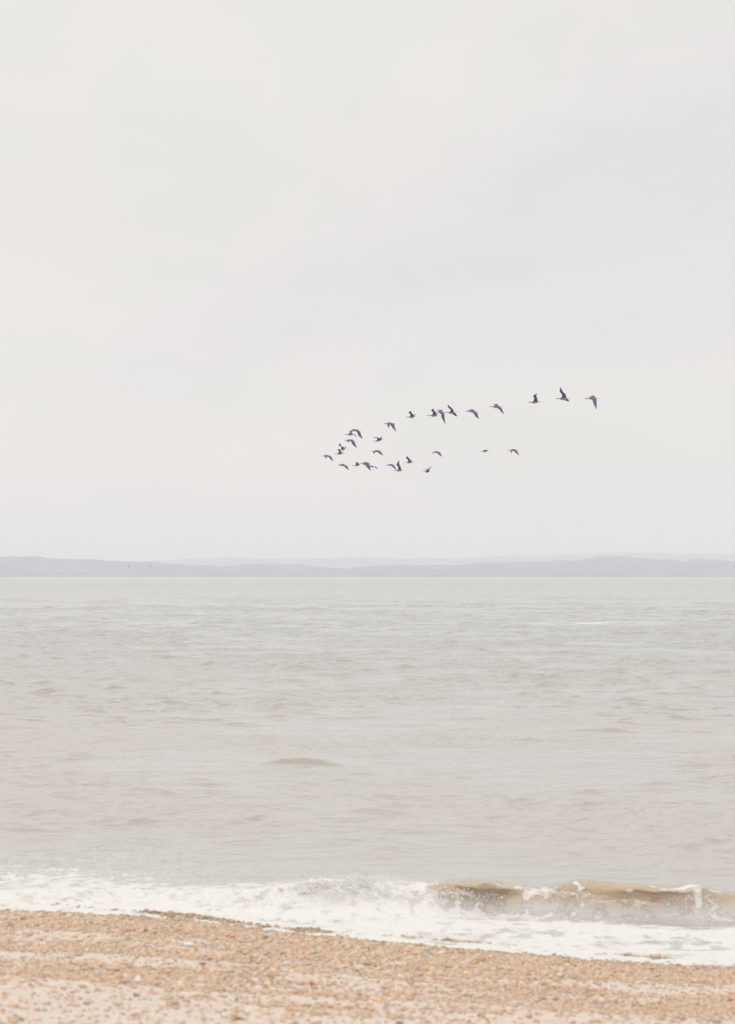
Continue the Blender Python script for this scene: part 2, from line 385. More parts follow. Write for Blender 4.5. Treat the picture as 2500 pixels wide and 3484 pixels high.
# ------------------------------------------------------------------ sea
def crest_y(x): return 25.15-.105*np.clip(x, -1, 9)+.10*np.sin(x*1.3+.4)+.05*np.sin(x*3.1)
def bx(px): return (px-CX)/F*25.0
def bump1(x, c, wd): return np.exp(-((x-c)/wd)**2)
def build_sea():
    ys = [19.0]
    while ys[-1] < 23.6: ys.append(ys[-1]+.03)
    while ys[-1] < 26.2: ys.append(ys[-1]+.016)
    while ys[-1] < 60: ys.append(ys[-1]+.065)
    while ys[-1] < 120: ys.append(ys[-1]+.11)
    while ys[-1] < 9600: ys.append(ys[-1]*1.0022+(0 if ys[-1] < 400 else ys[-1]*(.0035 if ys[-1] < 2000 else .012)))
    ys = np.array(ys); nc = 640
    u = np.linspace(-1, 1, nc)
    hw = .30*ys+1.2
    X = hw[:, None]*u[None, :]; Y = np.repeat(ys[:, None], nc, 1)
    dx = hw*2/nc; dy = np.gradient(ys); sp = np.maximum(dx, dy)[:, None]
    Z = np.zeros_like(X); SX = np.zeros_like(X)
    # wave field
    g = np.random.default_rng(3)
    lull = .22+1.6*ss(.42, .72, fbm(X*.10+2, Y*.07, 11, 3))
    lull2 = .25+1.8*ss(.42, .72, fbm(X*.22+9, Y*.2, 12, 3))
    shoal = ss(25.5, 31, Y)
    for i in range(64):
        L = .35*(34)**(i/63.)
        th = g.normal(0, .42) if L > 1.5 else g.normal(0, .75)
        kx, ky = math.sin(th)*2*math.pi/L, math.cos(th)*2*math.pi/L
        A = .0062*L**.95 if L < 3 else .0062*3**.85*(3/L)**.6
        fade = np.clip((L/(1.6*sp)-1)*1.2, 0, 1)
        ph = kx*X+ky*Y+g.uniform(0, 6.28)+1.2*(fbm(X/L*.35+i, Y/L*.35, 100+i, 1)-.5)*6.28*.3
        wv = np.exp(1.5*(np.sin(ph)-1))*2.1-.8
        Z += A*wv*fade*(lull2 if L < 1.4 else lull)
        SX += 0
    Z *= 1.0*(.12+.88*shoal)/np.sqrt(1+(Y/300)**2)
    face_shade = np.zeros_like(X)  # mask for the shade painted on the near faces of waves
    # a single humped wave further out
    P = at_z(1030, 2610, 0)
    e = np.exp(-((X-P[0])/.80)**2)*(.65+.7*fbm(X*3.2, Y*1.2, 62, 3)); dyv = Y-P[1]-.25*np.sin(X*3.)
    hu = e*np.where(dyv > 0, np.exp(-(dyv/1.5)**2), np.exp(-(dyv/.5)**2)); Z += .19*hu; face_shade = np.maximum(face_shade, .75*ss(.15, .6, hu)*ss(.5, -.1, dyv))
    for (px, py, wpx, h) in [(500, 2800, 70, .07), (1240, 2770, 90, .09), (1550, 2815, 120, .08), (2350, 2495, 110, .09), (380, 2530, 120, .07),
                             (2050, 2495, 160, .10), (1540, 2195, 60, .22), (120, 2830, 140, .07), (2450, 2880, 110, .07), (900, 2360, 110, .10), (1720, 2260, 90, .13)]:
        P = at_z(px, py, 0); wx = wpx*P[1]/F
        if P[1] > 0:
            e = np.exp(-((X-P[0])/wx)**2); yl = P[1]+.25*wx*np.sin(X/wx*1.7+px); dyv = Y-yl; s_ = 4*h
            hu = e*np.where(dyv > 0, np.exp(-(dyv/(s_*2.2))**2), np.exp(-(dyv/s_)**2))*(.6+.8*vn(X*2.1, Y*1.5, 8)); Z += h*hu*(.75 if P[1] < 45 else 1.2); face_shade = np.maximum(face_shade, .6*ss(.25, .8, hu)*ss(.6*s_, -.2*s_, dyv)*math.exp(-P[1]/260))
    # many short steep wavelets, each a hump with a ragged front
    gw = np.random.default_rng(12)
    for q_ in range(6500):
        y0 = 29.5*(900/29.5)**(gw.random()**.78); x0 = gw.uniform(-1, 1)*(.24*y0+1)
        if fbm(np.array([x0*.09+4]), np.array([y0*.06]), 15, 3)[0] < .27+.16*gw.random(): continue
        wx = gw.uniform(.16, .55)*(y0/45.)**.5; h = (.024+wx*.055)*gw.uniform(.4, 1.7)*(.45+.55*min(1, max(0, (y0-30)/30))); wx *= gw.uniform(.8, 1.5); s_ = h*gw.uniform(1.6, 2.8)*(1+y0/250.)
        s_ = max(s_, 1.3*np.interp(y0, ys, dy))
        i0, i1 = np.searchsorted(ys, [y0-3*s_, y0+6*s_])
        hw0 = .30*y0+1.2; j0 = max(0, int((x0-3*wx+hw0)/(2*hw0)*nc)-3); j1 = min(nc, int((x0+3*wx+hw0)/(2*hw0)*nc)+4)
        if i1-i0 < 2 or j1-j0 < 2: continue
        xs_ = X[i0:i1, j0:j1]; yy_ = Y[i0:i1, j0:j1]
        dd = yy_-y0-.28*wx*np.sin(xs_/wx*1.5+q_)-.25*s_*(vn(xs_*5/wx*.5, yy_*0, q_ % 97)-.5)*2
        en = np.exp(-((xs_-x0)/wx)**2)*(.7+.6*vn(xs_/wx*2.5, yy_/wx, q_ % 89))
        hump = en*np.where(dd > 0, np.exp(-(dd/(2.4*s_))**2), np.exp(-(dd/s_)**2))
        Z[i0:i1, j0:j1] += h*hump/math.sqrt(1+(y0/300)**2)
        face_shade[i0:i1, j0:j1] = np.maximum(face_shade[i0:i1, j0:j1], (.35+.4*min(1, (y0-28)/30.))*ss(.30, .9, hump)*ss(.6*s_, -.2*s_, dd)*np.exp(-y0/320.))
    # ---- breaker
    yc = crest_y(X); v = Y-yc
    xr = X
    hR = .27+.045*bump1(xr, bx(1600), .35)+.05*bump1(xr, bx(2140), .55)+.02*np.sin(xr*5.3)-.03*ss(bx(2250), bx(2500), xr)-.03*bump1(xr, bx(1730), .2)+.085*(fbm(xr*1.9+4, xr*0+2, 59, 3)-.5)
    hL = .15+.11*bump1(xr, bx(1230), .75)+.055*bump1(xr, bx(1050), .4)+.05*bump1(xr, bx(1530), .4)
    wR = ss(bx(1380), bx(1600), xr)
    H = hL*(1-wR)+hR*wR
    H = H*np.where(xr < bx(900), ss(-7.5, bx(950), xr)*.75+.25, 1)
    wf = .30+.22*(1-wR)
    prof = np.where(v > 0, np.exp(-(v/.95)**2)*.75+.25*np.exp(-(v/2.6)**2), np.exp(-(np.abs(v)/wf)**2.2))
    zb = H*prof
    troughR = -.045*wR*np.exp(-((v+.62)/.35)**2)
    # turbulent foam relief on the broken part and in the wash
    wall = (1-wR)*np.exp(-((v+.15)/.5)**2)
    n1 = fbm(X*7, Y*5, 21, 4)-.5; n2 = 1-np.abs(2*fbm(X*3.6+4, Y*3, 22, 3)-1)*2
    zb += wall*(n1*.10+(n2-.6)*.045)
    wash = ss(.0, -.5, v)
    zb += wash*((fbm(X*2.2, Y*4.5, 23, 4)-.5)*.045+(fbm(X*9, Y*9, 24, 2)-.5)*.012)*(1-.5*wR)
    # lip of the wave leans forward
    lean = wR*np.clip(zb/.28, 0, 1)**2*np.exp(-(v/.25)**2)
    zb += wR*(fbm(X*2.8, Y*2.+zb*5, 25, 4)-.5)*.075*np.exp(-(v/.5)**2)
    zb += wR*((fbm(X*13, Y*4., 47, 3)-.5)*.030+(vn(X*5.5, v*2.5, 48)-.5)*.020)*np.exp(-((v+.05)/.3)**2)
    Z += zb+troughR
    # wash running up the beach
    ush = shore(X)-Y
    Z = np.where(ush > -1.3, Z*(1-ss(-1.3, -.3, ush))+(Z*.55+Z0)*ss(-1.3, -.3, ush), Z)
    Z += .012*ss(-.6, 0, ush)*(fbm(X*1.8, Y*.5, 27, 3)-.5)*2
    Yd = Y-lean*(.12+.26*bump1(X, bx(1650), .36)+.13*bump1(X, bx(2190), .45))
    # ---- foam density
    f = np.zeros_like(X)
    f = np.maximum(f, wash*(.97-.62*wR*np.exp(-((v+.40+.22*ss(bx(1900), bx(2450), xr)+.22*(fbm(X*1.7, Y*2.5, 58, 3)-.5))/.33)**2)*ss(bx(1350), bx(2050), xr)))
    f = np.maximum(f, (1-wR)*(ss(.95, .15, v+.35*(fbm(X*2, Y*1.5, 41, 3)-.5))*1.0))
    rear = ss(bx(1150), bx(0), X-.5*np.sin(Y))*ss(6.6, 1.2, v+3.*(fbm(X*.9, Y*.6, 42, 3)-.5))
    f = np.maximum(f, rear*.80)
    f = np.maximum(f, (1-wR)*ss(3.4, .2, v+1.9*(fbm(X*1.4, Y*1.1, 43, 3)-.5))*.85)
    face = wR*np.exp(-((v+.05)/.42)**2)
    pn = fbm(X*2.3+3, v*5., 49, 3)-.5
    low = ss(-.05, -.35, v)
    lacy = .20+.9*pn+.42*bump1(X, bx(1860), .36)+.20*bump1(X, bx(1700), .5)+.20*low*bump1(X, bx(1650), 1.0)+.12*low-.25*bump1(X, bx(2180), .32)*(1-low)
    f = np.maximum(f, face*lacy)
    crestline = wR*np.exp(-((v-.10)/.12)**2)
    f = np.maximum(f, crestline*(.62*bump1(X, bx(1790), .6)+.55*ss(.52, .66, fbm(X*3.1, v*1.5, 60, 3))+.75*ss(bx(2130), bx(2250), X)*ss(.3, .6, vn(X*2.2, Y*0+3, 44))))
    xs_ = X+.05*np.sin(zb*40)+.07*(fbm(X*3, Y*8, 45, 2)-.5)
    f = np.maximum(f, wR*bump1(xs_, bx(1950)+.05*(fbm(v*6, X*0, 52, 2)-.5), .065)*np.exp(-((v+.12)/.40)**2)*(.7+.5*fbm(X*8, v*9, 53, 2)))
    f = np.maximum(f, wR*bump1(X, bx(2330)-.06*np.sin(v*9), .07+.10*ss(-.3, .1, v)+.16*ss(-.25, -.5, v))*np.exp(-((v+.15)/.45)**2)*(.60+.6*fbm(X*7, v*7, 54, 2)))
    f = np.maximum(f, wR*bump1(xs_, bx(2385), .03)*np.exp(-((v+.18)/.22)**2)*.95)
    f = np.maximum(f, wR*bump1(xs_, bx(2105), .10)*bump1(v, -.10-.35*(X-bx(2105)), .06)*(.6+.6*fbm(X*9, v*9, 55, 2)))
    f = f-wash*ss(.46, .74, fbm(X*1.1+8, Y*3.6, 56, 5))*.30*ss(.05, .5, shore(X)*-1+Y)
    f = np.where(v > 7.5, 0, f)
    for (px, py, wpx, hpx, a) in [(2040, 2117, 135, 3.0, .88), (1560, 2116, 55, 2., .7), (2190, 2116, 70, 2., .75), (1850, 2119, 90, 2, .5), (1330, 2090, 40, 1.5, .5), (380, 2062, 45, 1.3, .5), (2350, 2180, 50, 2, .45), (1130, 2200, 45, 2, .42), (1720, 2040, 35, 1.2, .5), (480, 2230, 45, 2, .4), (610, 2122, 30, 2, .5), (760, 1998, 18, 1.2, .9),
                                  (890, 2003, 25, 1.2, .8), (720, 2143, 60, 2, .45), (150, 2140, 40, 2, .4)]:
        P = at_z(px, py, .05); wx = wpx*P[1]/F; wy = hpx*P[1]**2/(F*CAMZ)
        f = np.maximum(f, a*1.1*(.55+.8*fbm(X/wx*3+px, Y/wy, 57, 2))*np.exp(-((X-P[0])/wx)**2-((Y-P[1]-wy*.6*np.sin((X-P[0])/wx*3))/wy)**2))
    far = Y > 9000
    V = np.stack([X, Yd, np.where(far, -.5, Z)], -1).reshape(-1, 3)
    me = fast_mesh('sea_water', V, grid_faces(len(ys), nc), M_WATER)
    attr_f(me, 'foam', np.clip(f, 0, 1.1))
    attr_f(me, 'crest', np.clip(face_shade, 0, 1)*(np.abs(v) > .3))  # painted darkening of wave fronts, kept off the breaker
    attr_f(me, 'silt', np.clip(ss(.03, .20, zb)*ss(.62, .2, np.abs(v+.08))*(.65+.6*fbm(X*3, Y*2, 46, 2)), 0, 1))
    tag(link('sea_water', me), kind='structure')
    print('sea verts', len(V))
build_sea()

# ------------------------------------------------------------------ spray thrown up by the broken part of the wave
def build_spray():
    n = 26000
    g = np.random.default_rng(5)
    cx = np.array([bx(c) for c in (1230, 1290, 1060, 1150, 1535, 1450, 900, 1360, 620, 1650, 1950, 2330, 300)])
    pw = np.array([.24, .12, .12, .12, .08, .08, .06, .1, .02, .02, .015, .02, .005]); pw /= pw.sum()
    k = g.choice(len(cx), n, p=pw); x = cx[k]+g.normal(0, .17, n)
    comb = fbm(x*9, x*0+k, 71, 3)
    hmax = np.array([.12, .09, .08, .06, .08, .05, .03, .07, .04, .02, .02, .03, .02])[k]*(.25+1.5*comb)
    y = crest_y(x)-.10+g.normal(0, .14, n)
    base = .14+.11*bump1(x, bx(1230), .75)+.055*bump1(x, bx(1050), .4)+.12*ss(bx(1400), bx(1600), x)
    z = base*.93-.25*np.abs(y-crest_y(x)+.05)+np.abs(g.normal(0, .5, n))*hmax
    y = y+(z-base)*.8
    r = np.clip(np.exp(g.normal(math.log(.0042), .45, n)), .0018, .013)*(1-.4*np.clip((z-base)/.1, 0, 1))
    V = IV[None]*r[:, None, None]*(1+g.uniform(-.25, .25, (n, 12, 1)))
    V = (V+np.stack([x, y, z], 1)[:, None, :]).reshape(-1, 3)
    T = (IF[None]+(np.arange(n)*12)[:, None, None]).reshape(-1, 3)
    tag(link('spray', fast_mesh('spray', V, T, M_FOAM)), 'white spray thrown up by the breaking wave', 'spray', kind='stuff')
build_spray()

# ------------------------------------------------------------------ far shore
def hills(name, pts, dist, depth, mat, seed, rough, shore_px=1965):
    px = np.linspace(-900, 3400, 900)
    py = np.interp(px, [p[0] for p in pts], [p[1] for p in pts])
    nr = 26; rows = []
    for j in range(nr):
        s = j/(nr-1.)
        y = dist+depth*s
        x = (px-CX)/F*y
        crest = np.array([at_y(a, b, dist+depth*.6)[2] for a, b in zip(px, py)])
        prof = math.sin(min(s/.6, 1)*math.pi/2)**.8 if s < .6 else math.cos((s-.6)/.4*math.pi/2)
        z = crest*prof
        z = z*(1+.25*(fbm(x/180, np.full_like(x, y/180), seed, 4)-.5)*(1-abs(s-.6)))
        z = z+(fbm(x/14, np.full_like(x, y/30.), seed+5, 4)-.35)*rough*1.35*(0 if j == 0 else 1)
        rows.append(np.stack([x, np.full_like(x, y), z-(2 if j in (0, nr-1) else 0)], 1))
    V = np.concatenate(rows)
    return tag(link(name, fast_mesh(name, V, grid_faces(nr, len(px)), mat)), kind='structure')
FRONT = [(-900, 1905), (-400, 1890), (0, 1896), (138, 1895), (177, 1901), (307, 1904), (430, 1911), (522, 1914), (568, 1921), (691, 1927), (768, 1929), (845, 1921), (870, 1919), (922, 1922), (1022, 1923),
         (1114, 1933), (1175, 1937), (1210, 1934), (1250, 1929), (1350, 1925), (1580, 1925), (1634, 1919), (1690, 1917), (1849, 1914), (1903, 1907), (1930, 1910), (1972, 1909), (2015, 1905), (2026, 1897),
         (2080, 1899), (2120, 1896), (2187, 1904), (2341, 1908), (2349, 1900), (2425, 1903), (2500, 1912), (2900, 1920), (3400, 1905)]
BACK = [(-900, 1930), (300, 1930), (480, 1915), (568, 1907), (691, 1903), (768, 1899), (883, 1898), (960, 1902), (1100, 1901), (1250, 1899), (1327, 1900), (1350, 1904), (1480, 1901), (1600, 1897),
        (1711, 1894), (1864, 1890), (1941, 1884), (2060, 1882), (2172, 1879), (2300, 1883), (2500, 1889), (3400, 1900)]
HF = hills('hills', FRONT, 4000, 700, mat_hill('woodland_haze_tint', (.10, .115, .19), (.155, .175, .255), .012), 81, 3.2)  # bluish woodland colour: part of the distance haze is painted in
hills('hills', BACK, 6900, 900, mat_hill('downland_haze_tint', (.10, .13, .20), (.17, .20, .27), .006), 91, 3.0)  # downland also tinted blue in its colour to deepen the haze
# pale sheds low on the far hillside
from mathutils.bvhtree import BVHTree
HB = BVHTree.FromPolygons([v.co[:] for v in HF.data.vertices], [p.vertices[:] for p in HF.data.polygons])
def shed(px, wpx, label, hpx=3.2, py=1942):
    hit = HB.ray_cast(Vector((0, 0, CAMZ)), Vector(ray(px, py)).normalized())[0]; y = (hit.y if hit else 4060.)-9.; P = at_y(px, py, y); m_ = y/F; w_, h_ = wpx*m_, hpx*m_; d_ = 14.
    zt = P[2]; zb = -1.0
    v = [(-w_/2, 0, zb-zt), (w_/2, 0, zb-zt), (w_/2, d_, zb-zt), (-w_/2, d_, zb-zt), (-w_/2, 0, h_/2), (w_/2, 0, h_/2), (w_/2, d_, h_/2), (-w_/2, d_, h_/2), (-w_/2, d_/2, h_/2+1.2), (w_/2, d_/2, h_/2+1.2)]
    e = bpy.data.objects.new('waterside_shed', None); col.objects.link(e); e.location = P
    tag(e, label, 'shed', 'pale sheds on the far shore')
    wm, t_, p_, _ = newmat('pale_render'); p_.inputs['Base Color'].default_value = (.50, .49, .46, 1)
    rm, t_, p_, _ = newmat('pale_roof'); p_.inputs['Base Color'].default_value = (.36, .35, .35, 1)
    v = [(a, b, max(c, -h_)) for a, b, c in v]
    me = bpy.data.meshes.new('wall'); me.from_pydata(v, [], [(0, 1, 5, 4), (1, 2, 6, 9, 5), (2, 3, 7, 6), (3, 0, 4, 8, 7)]); me.materials.append(wm)
    o = link('wall', me); o.parent = e
    me = bpy.data.meshes.new('roof'); a = .15
    me.from_pydata([(q[0]*1.01, q[1], q[2]+a) for q in v[4:]], [], [(0, 1, 5, 4), (2, 3, 4, 5)]); me.materials.append(rm)
    o = link('roof', me); o.parent = e
shed(279, 36, 'long pale shed low on the hazy far shore, the brighter right one', 3.2)
shed(212, 22, 'shorter pale shed on the hazy far shore, left of the brighter one', 2.6)

# ------------------------------------------------------------------ geese
def crom(P, n):
    P = np.asarray(P, float); out = []
    for tt in np.linspace(0, len(P)-1, n):
        i = min(int(tt), len(P)-2); f_ = tt-i
        p0, p1, p2, p3 = P[max(i-1, 0)], P[i], P[i+1], P[min(i+2, len(P)-1)]
        out.append(.5*((2*p1)+(-p0+p2)*f_+(2*p0-5*p1+4*p2-p3)*f_**2+(-p0+3*p1-3*p2+p3)*f_**3))
    return np.array(out)
C_WING, C_WTIP, C_BODY, C_BELLY, C_NECK, C_TAIL, C_BILL = (.105, .062, .155), (.20, .13, .245), (.27, .20, .31), (.44, .36, .45), (.23, .18, .23), (.60, .58, .56), (.28, .2, .18)
def lerp(a, b, f_): return np.array(a)*(1-f_)+np.array(b)*f_
def goose(crop, H, B, T, near, far, label, rad=1.0, name='goose'):
    ox, oy, s = crop
    q = lambda p: np.array([ox+p[0]/s, oy+p[1]/s])
    H, B, T = q(H), q(B), q(T)
    L = math.hypot(*(T-H)); D = min(max(5250./L, 112), 165); mpp = D/F
    C3 = at_y(B[0], B[1], D)
    def loc(p, y=0.):              # photograph point at depth D+y, relative to the body centre
        return at_y(p[0], p[1], D+y)-C3
    V, Fc, tn = [], [], []
    # --- body: one lofted tube from bill to tail
    def bp(f_):                     # f_ 0 bill .. 1 tail
        if f_ < .30: p = H*(1-f_/.30)+(H+(B-H)*.52+np.array([0, -.1*L*.1]))*(f_/.30)
        else:
            a = (f_-.30)/.70; p0 = H+(B-H)*.52; p = p0*(1-a)**2+2*a*(1-a)*(B*2-(p0+T)/2*1.0)+T*a*a if False else (p0*(1-a)**2+2*a*(1-a)*(B+(B-(p0+T)/2))+T*a*a)
        return p
    st = [(0, .10, .10, C_BILL), (.035, .30, .25, C_BILL), (.055, .62, .5, C_NECK), (.09, .80, .62, C_NECK), (.13, .72, .58, C_NECK), (.18, .52, .48, C_NECK), (.25, .55, .52, C_NECK), (.32, .80, .78, C_NECK),
          (.39, 1.45, 1.4, C_BODY), (.46, 2.05, 2.0, C_BODY), (.54, 2.35, 2.35, C_BODY), (.62, 2.3, 2.3, C_BODY), (.70, 1.85, 1.95, C_BODY), (.78, 1.2, 1.5, C_BODY), (.84, .75, 1.3, C_TAIL), (.91, .40, 1.5, C_TAIL), (.975, .22, 1.9, C_TAIL), (1., .08, 1.9, C_TAIL)]
    ns = 12; k = L/40.*mpp*rad*1.72
    prev = None
    for (f_, rz, ry, c) in st:
        p = bp(f_); along = (p[0]-B[0])*mpp
        cc = loc(p, along*.42)
        for i in range(ns):
            a = 2*math.pi*i/ns; up = math.sin(a)
            V.append(cc+np.array([0.0, math.cos(a)*ry*k, up*rz*k]))
            tn.append(lerp(c, C_BELLY if c is C_BODY else (C_TAIL if c is C_TAIL else c), max(0, -up)) if c is not C_BODY else (lerp(C_BODY, C_BELLY, max(0, -up)) if up < .2 else lerp(C_BODY, C_WING, up)))
    for j in range(len(st)-1):
        for i in range(ns):
            a, b = j*ns+i, j*ns+(i+1) % ns; Fc.append((a, b, b+ns, a+ns))
    Fc.append(tuple(range(ns))[::-1]); Fc.append(tuple(range((len(st)-1)*ns, len(st)*ns)))
    # --- wings: lofted aerofoils, spanwise stations (leading edge, trailing edge)
    for pts, sgn in ((near, -1), (far, 1)):
        if not pts: continue
        LE = [q(a[0]) for a in pts]; TE = [q(a[1]) for a in pts]
        LE[0] = LE[0]*.75+np.array([LE[0][0], B[1]])*.25; TE[0] = TE[0]*.75+np.array([TE[0][0], B[1]])*.25
        nst = len(pts); seg = .80/(nst-1)
        y = sgn*.03; ysl = [y]
        for i in range(1, nst):
            c0 = (LE[i-1]+TE[i-1])/2; c1 = (LE[i]+TE[i])/2; pl = np.hypot(*(c1-c0))*mpp
            dy_ = math.sqrt(max(seg**2-pl**2, (.22*seg)**2)); y += sgn*dy_; ysl.append(y)
        n = 4*(nst-1)+1
        LEi, TEi, yi = crom(LE, n), crom(TE, n), crom(np.array(ysl)[:, None], n)[:, 0]
        base = len(V); ring = 8
        xc = [0, .12, .45, .8, 1., .8, .45, .12]; th = [0, .8, 1., .45, 0, -.25, -.45, -.6]
        P3 = []
        for i in range(n):
            a = loc(LEi[i], yi[i]); b = loc(TEi[i], yi[i]); ch = b-a
            b = b+np.array([0, .35*np.linalg.norm(ch), 0])
            P3.append((a, b))
        for i in range(n):
            a, b = P3[i]; a2, b2 = P3[min(i+1, n-1)]; a1, b1 = P3[max(i-1, 0)]
            span = (a2+b2)-(a1+b1); nrm = np.cross(span, b-a); nl = np.linalg.norm(nrm); nrm = nrm/nl if nl > 1e-9 else np.array([0, 0, 1.])
            f_ = i/(n-1.); tk = .028*(1-f_)**1.1+.006
            for xx, hh in zip(xc, th):
                wob = 1+(.05*math.sin(i*2.4) if xx == 1. else 0)
                V.append(a+(b-a)*xx*wob+nrm*hh*tk)
                tn.append(lerp(C_WING, C_WTIP, min(1., max(0, xx-.35)*1.1+(.15 if f_ < .3 else 0))))
        for i in range(n-1):
            for j in range(ring):
                p, r_ = base+i*ring+j, base+i*ring+(j+1) % ring
                Fc.append((p, r_, r_+ring, p+ring))
        Fc.append(tuple(range(base, base+ring))[::-1]); Fc.append(tuple(range(base+(n-1)*ring, base+n*ring)))
    me = bpy.data.meshes.new(name); me.from_pydata([tuple(v) for v in V], [], Fc); me.update(); me.materials.append(M_FEA)
    for p in me.polygons: p.use_smooth = True
    attr_c(me, 'tone', np.clip(np.array(tn), .02, .9))
    tag(link(name, me, tuple(C3)), label, 'goose', 'geese flying in a V formation')
A = (1080, 1440, 10.169); Bc = (1180, 1500, 10.169); Cc = (1260, 1420, 10.169); Dc = (1300, 1530, 9.039)
E = (1370, 1370, 8.135); Fk = (1570, 1360, 10.169); G = (1780, 1300, 5.811); Hc = (1450, 1510, 4.649)
def S(*a): return [((a[i], a[i+1]), (a[i+2], a[i+3])) for i in range(0, len(a), 4)]
goose(A, (130, 1140), (320, 1130), (500, 1130), S(290, 1130, 405, 1098, 390, 1178, 452, 1143, 440, 1232, 482, 1158, 500, 1292, 522, 1250, 548, 1318, 554, 1314),
      S(240, 1115, 320, 1100, 255, 1165, 320, 1150, 298, 1218, 310, 1212), 'foremost goose at the left tip of the flock, both wings pushed down')
goose(A, (700, 1455), (870, 1448), (1035, 1430), S(820, 1450, 925, 1405, 915, 1490, 965, 1458, 960, 1532, 1018, 1470, 1040, 1590, 1056, 1540, 1090, 1610, 1097, 1606),
      S(800, 1420, 900, 1400, 765, 1420, 830, 1404, 712, 1448, 722, 1446), 'leading goose of the lower line, wing swept down, first after the foremost goose')
goose(A, (935, 595), (1130, 590), (1310, 572), S(1080, 600, 1215, 545, 1170, 640, 1248, 610, 1182, 695, 1288, 635, 1272, 792, 1314, 730, 1366, 850, 1374, 846),
      S(1020, 575, 1130, 555, 1020, 612, 1090, 600, 1055, 665, 1072, 662), 'goose with both wings down directly under the overlapping pair at the upper left')
goose(A, (1125, 262), (1300, 240), (1505, 240), S(1260, 265, 1405, 200, 1365, 300, 1430, 262, 1378, 355, 1478, 285, 1450, 462, 1508, 405, 1558, 538, 1566, 534),
      S(1200, 215, 1320, 198, 1190, 250, 1260, 240, 1207, 290, 1228, 284), 'upper goose of the overlapping pair at the upper left, long wing down')
goose(A, (935, 385), (1140, 388), (1310, 380), S(1110, 370, 1210, 345, 1180, 395, 1222, 372, 1245, 405, 1292, 398, 1368, 490, 1376, 488),
      S(1095, 355, 1210, 350, 1110, 305, 1195, 298, 1130, 272, 1182, 262, 1045, 298, 1060, 292), 'lower goose of the overlapping pair at the upper left, wingtip trailing behind its tail')
goose(A, (725, 900), (880, 905), (1060, 865), S(820, 895, 950, 862, 822, 800, 915, 830, 750, 788, 845, 790, 748, 722, 800, 742, 766, 682, 774, 682),
      S(905, 870, 955, 850, 945, 835, 965, 858, 1012, 797, 1018, 799), 'upper goose of the stacked pair behind the foremost one, wing raised to a point')
goose(A, (580, 1055), (790, 1052), (955, 1040), S(725, 1040, 850, 1028, 735, 970, 812, 965, 700, 925, 748, 888, 664, 940, 672, 944),
      S(835, 1020, 865, 1020, 850, 1000, 872, 998, 888, 935, 894, 937), 'lower goose of the stacked pair behind the foremost one, raised wing bent forward')
goose(Bc, (180, 860), (370, 842), (520, 815), S(300, 835, 435, 812, 312, 770, 405, 772, 318, 742, 362, 747, 250, 736, 256, 741),
      S(330, 810, 425, 810, 350, 785, 400, 782), 'small goose of the lower line, wing curled up, its tail meeting the next bill')
goose(Bc, (440, 782), (640, 770), (845, 765), S(600, 790, 735, 730, 665, 862, 780, 802, 700, 925, 785, 858, 770, 992, 804, 940, 824, 1046, 830, 1044),
      S(550, 755, 660, 738, 562, 805, 620, 800, 600, 845, 625, 842), 'goose of the lower line crossing in front of another, broad wing straight down')
goose(Bc, (640, 905), (830, 885), (960, 880), S(790, 890, 890, 862, 880, 915, 935, 880, 950, 912, 985, 888, 1030, 952, 1052, 930, 1090, 965, 1098, 961),
      S(745, 868, 830, 858, 700, 860, 760, 850, 662, 880, 675, 880), 'goose half hidden behind its neighbour in the lower line, wing stretched back')
goose(Bc, (835, 360), (1040, 352), (1200, 325), S(985, 372, 1115, 310, 1080, 402, 1152, 368, 1110, 432, 1174, 368, 1190, 482, 1218, 440, 1250, 494, 1258, 488),
      S(920, 358, 1020, 340, 915, 395, 980, 380, 932, 442, 955, 440), 'goose alone in the middle between the two lines, wings down in a low arch')
goose(Cc, (455, 220), (670, 212), (875, 210), S(620, 230, 775, 185, 705, 280, 830, 240, 750, 345, 832, 300, 820, 432, 858, 390, 884, 490, 892, 486),
      S(570, 215, 680, 200, 582, 275, 655, 250, 628, 365, 650, 363), 'goose of the upper line with both wings hanging down like a wishbone')
goose(Cc, (85, 830), (290, 795), (485, 745), S(235, 785, 400, 788, 240, 735, 350, 742, 160, 706, 240, 688, 84, 655, 95, 690),
      S(320, 745, 400, 772, 335, 702, 396, 718, 386, 660, 393, 660), 'goose in the middle with its near wing thrown forward over its head')
goose(Dc, (105, 480), (270, 468), (400, 465), S(220, 485, 312, 430, 285, 502, 350, 478, 320, 532, 384, 500, 390, 592, 412, 560, 434, 600, 441, 597),
      S(180, 455, 280, 435, 160, 472, 210, 458, 146, 496, 160, 492), 'low flying goose of the lower line right in front of the tall winged one')
goose(Dc, (345, 635), (530, 642), (680, 630), S(470, 635, 598, 612, 488, 540, 568, 530, 440, 470, 528, 450, 465, 405, 522, 385, 510, 325, 515, 325),
      S(500, 625, 592, 622, 520, 608, 592, 600, 560, 590, 575, 590), 'goose at the bottom of the flock with one tall wing straight up')
goose(Dc, (680, 390), (850, 395), (990, 375), S(780, 385, 908, 365, 792, 318, 870, 308, 738, 270, 826, 260, 744, 228, 796, 230, 756, 195, 762, 195),
      S(880, 375, 912, 375, 900, 345, 922, 355, 936, 325, 941, 326), 'goose just above and behind the tall winged one, wing raised forward')
goose(Dc, (1235, 675), (1390, 682), (1510, 670), S(1330, 670, 1435, 652, 1342, 625, 1412, 616, 1292, 598, 1302, 610),
      S(1370, 650, 1448, 672, 1395, 600, 1452, 610, 1445, 555, 1470, 570, 1543, 505, 1548, 506), 'lowest goose of the flock, its far wing reaching up and back')
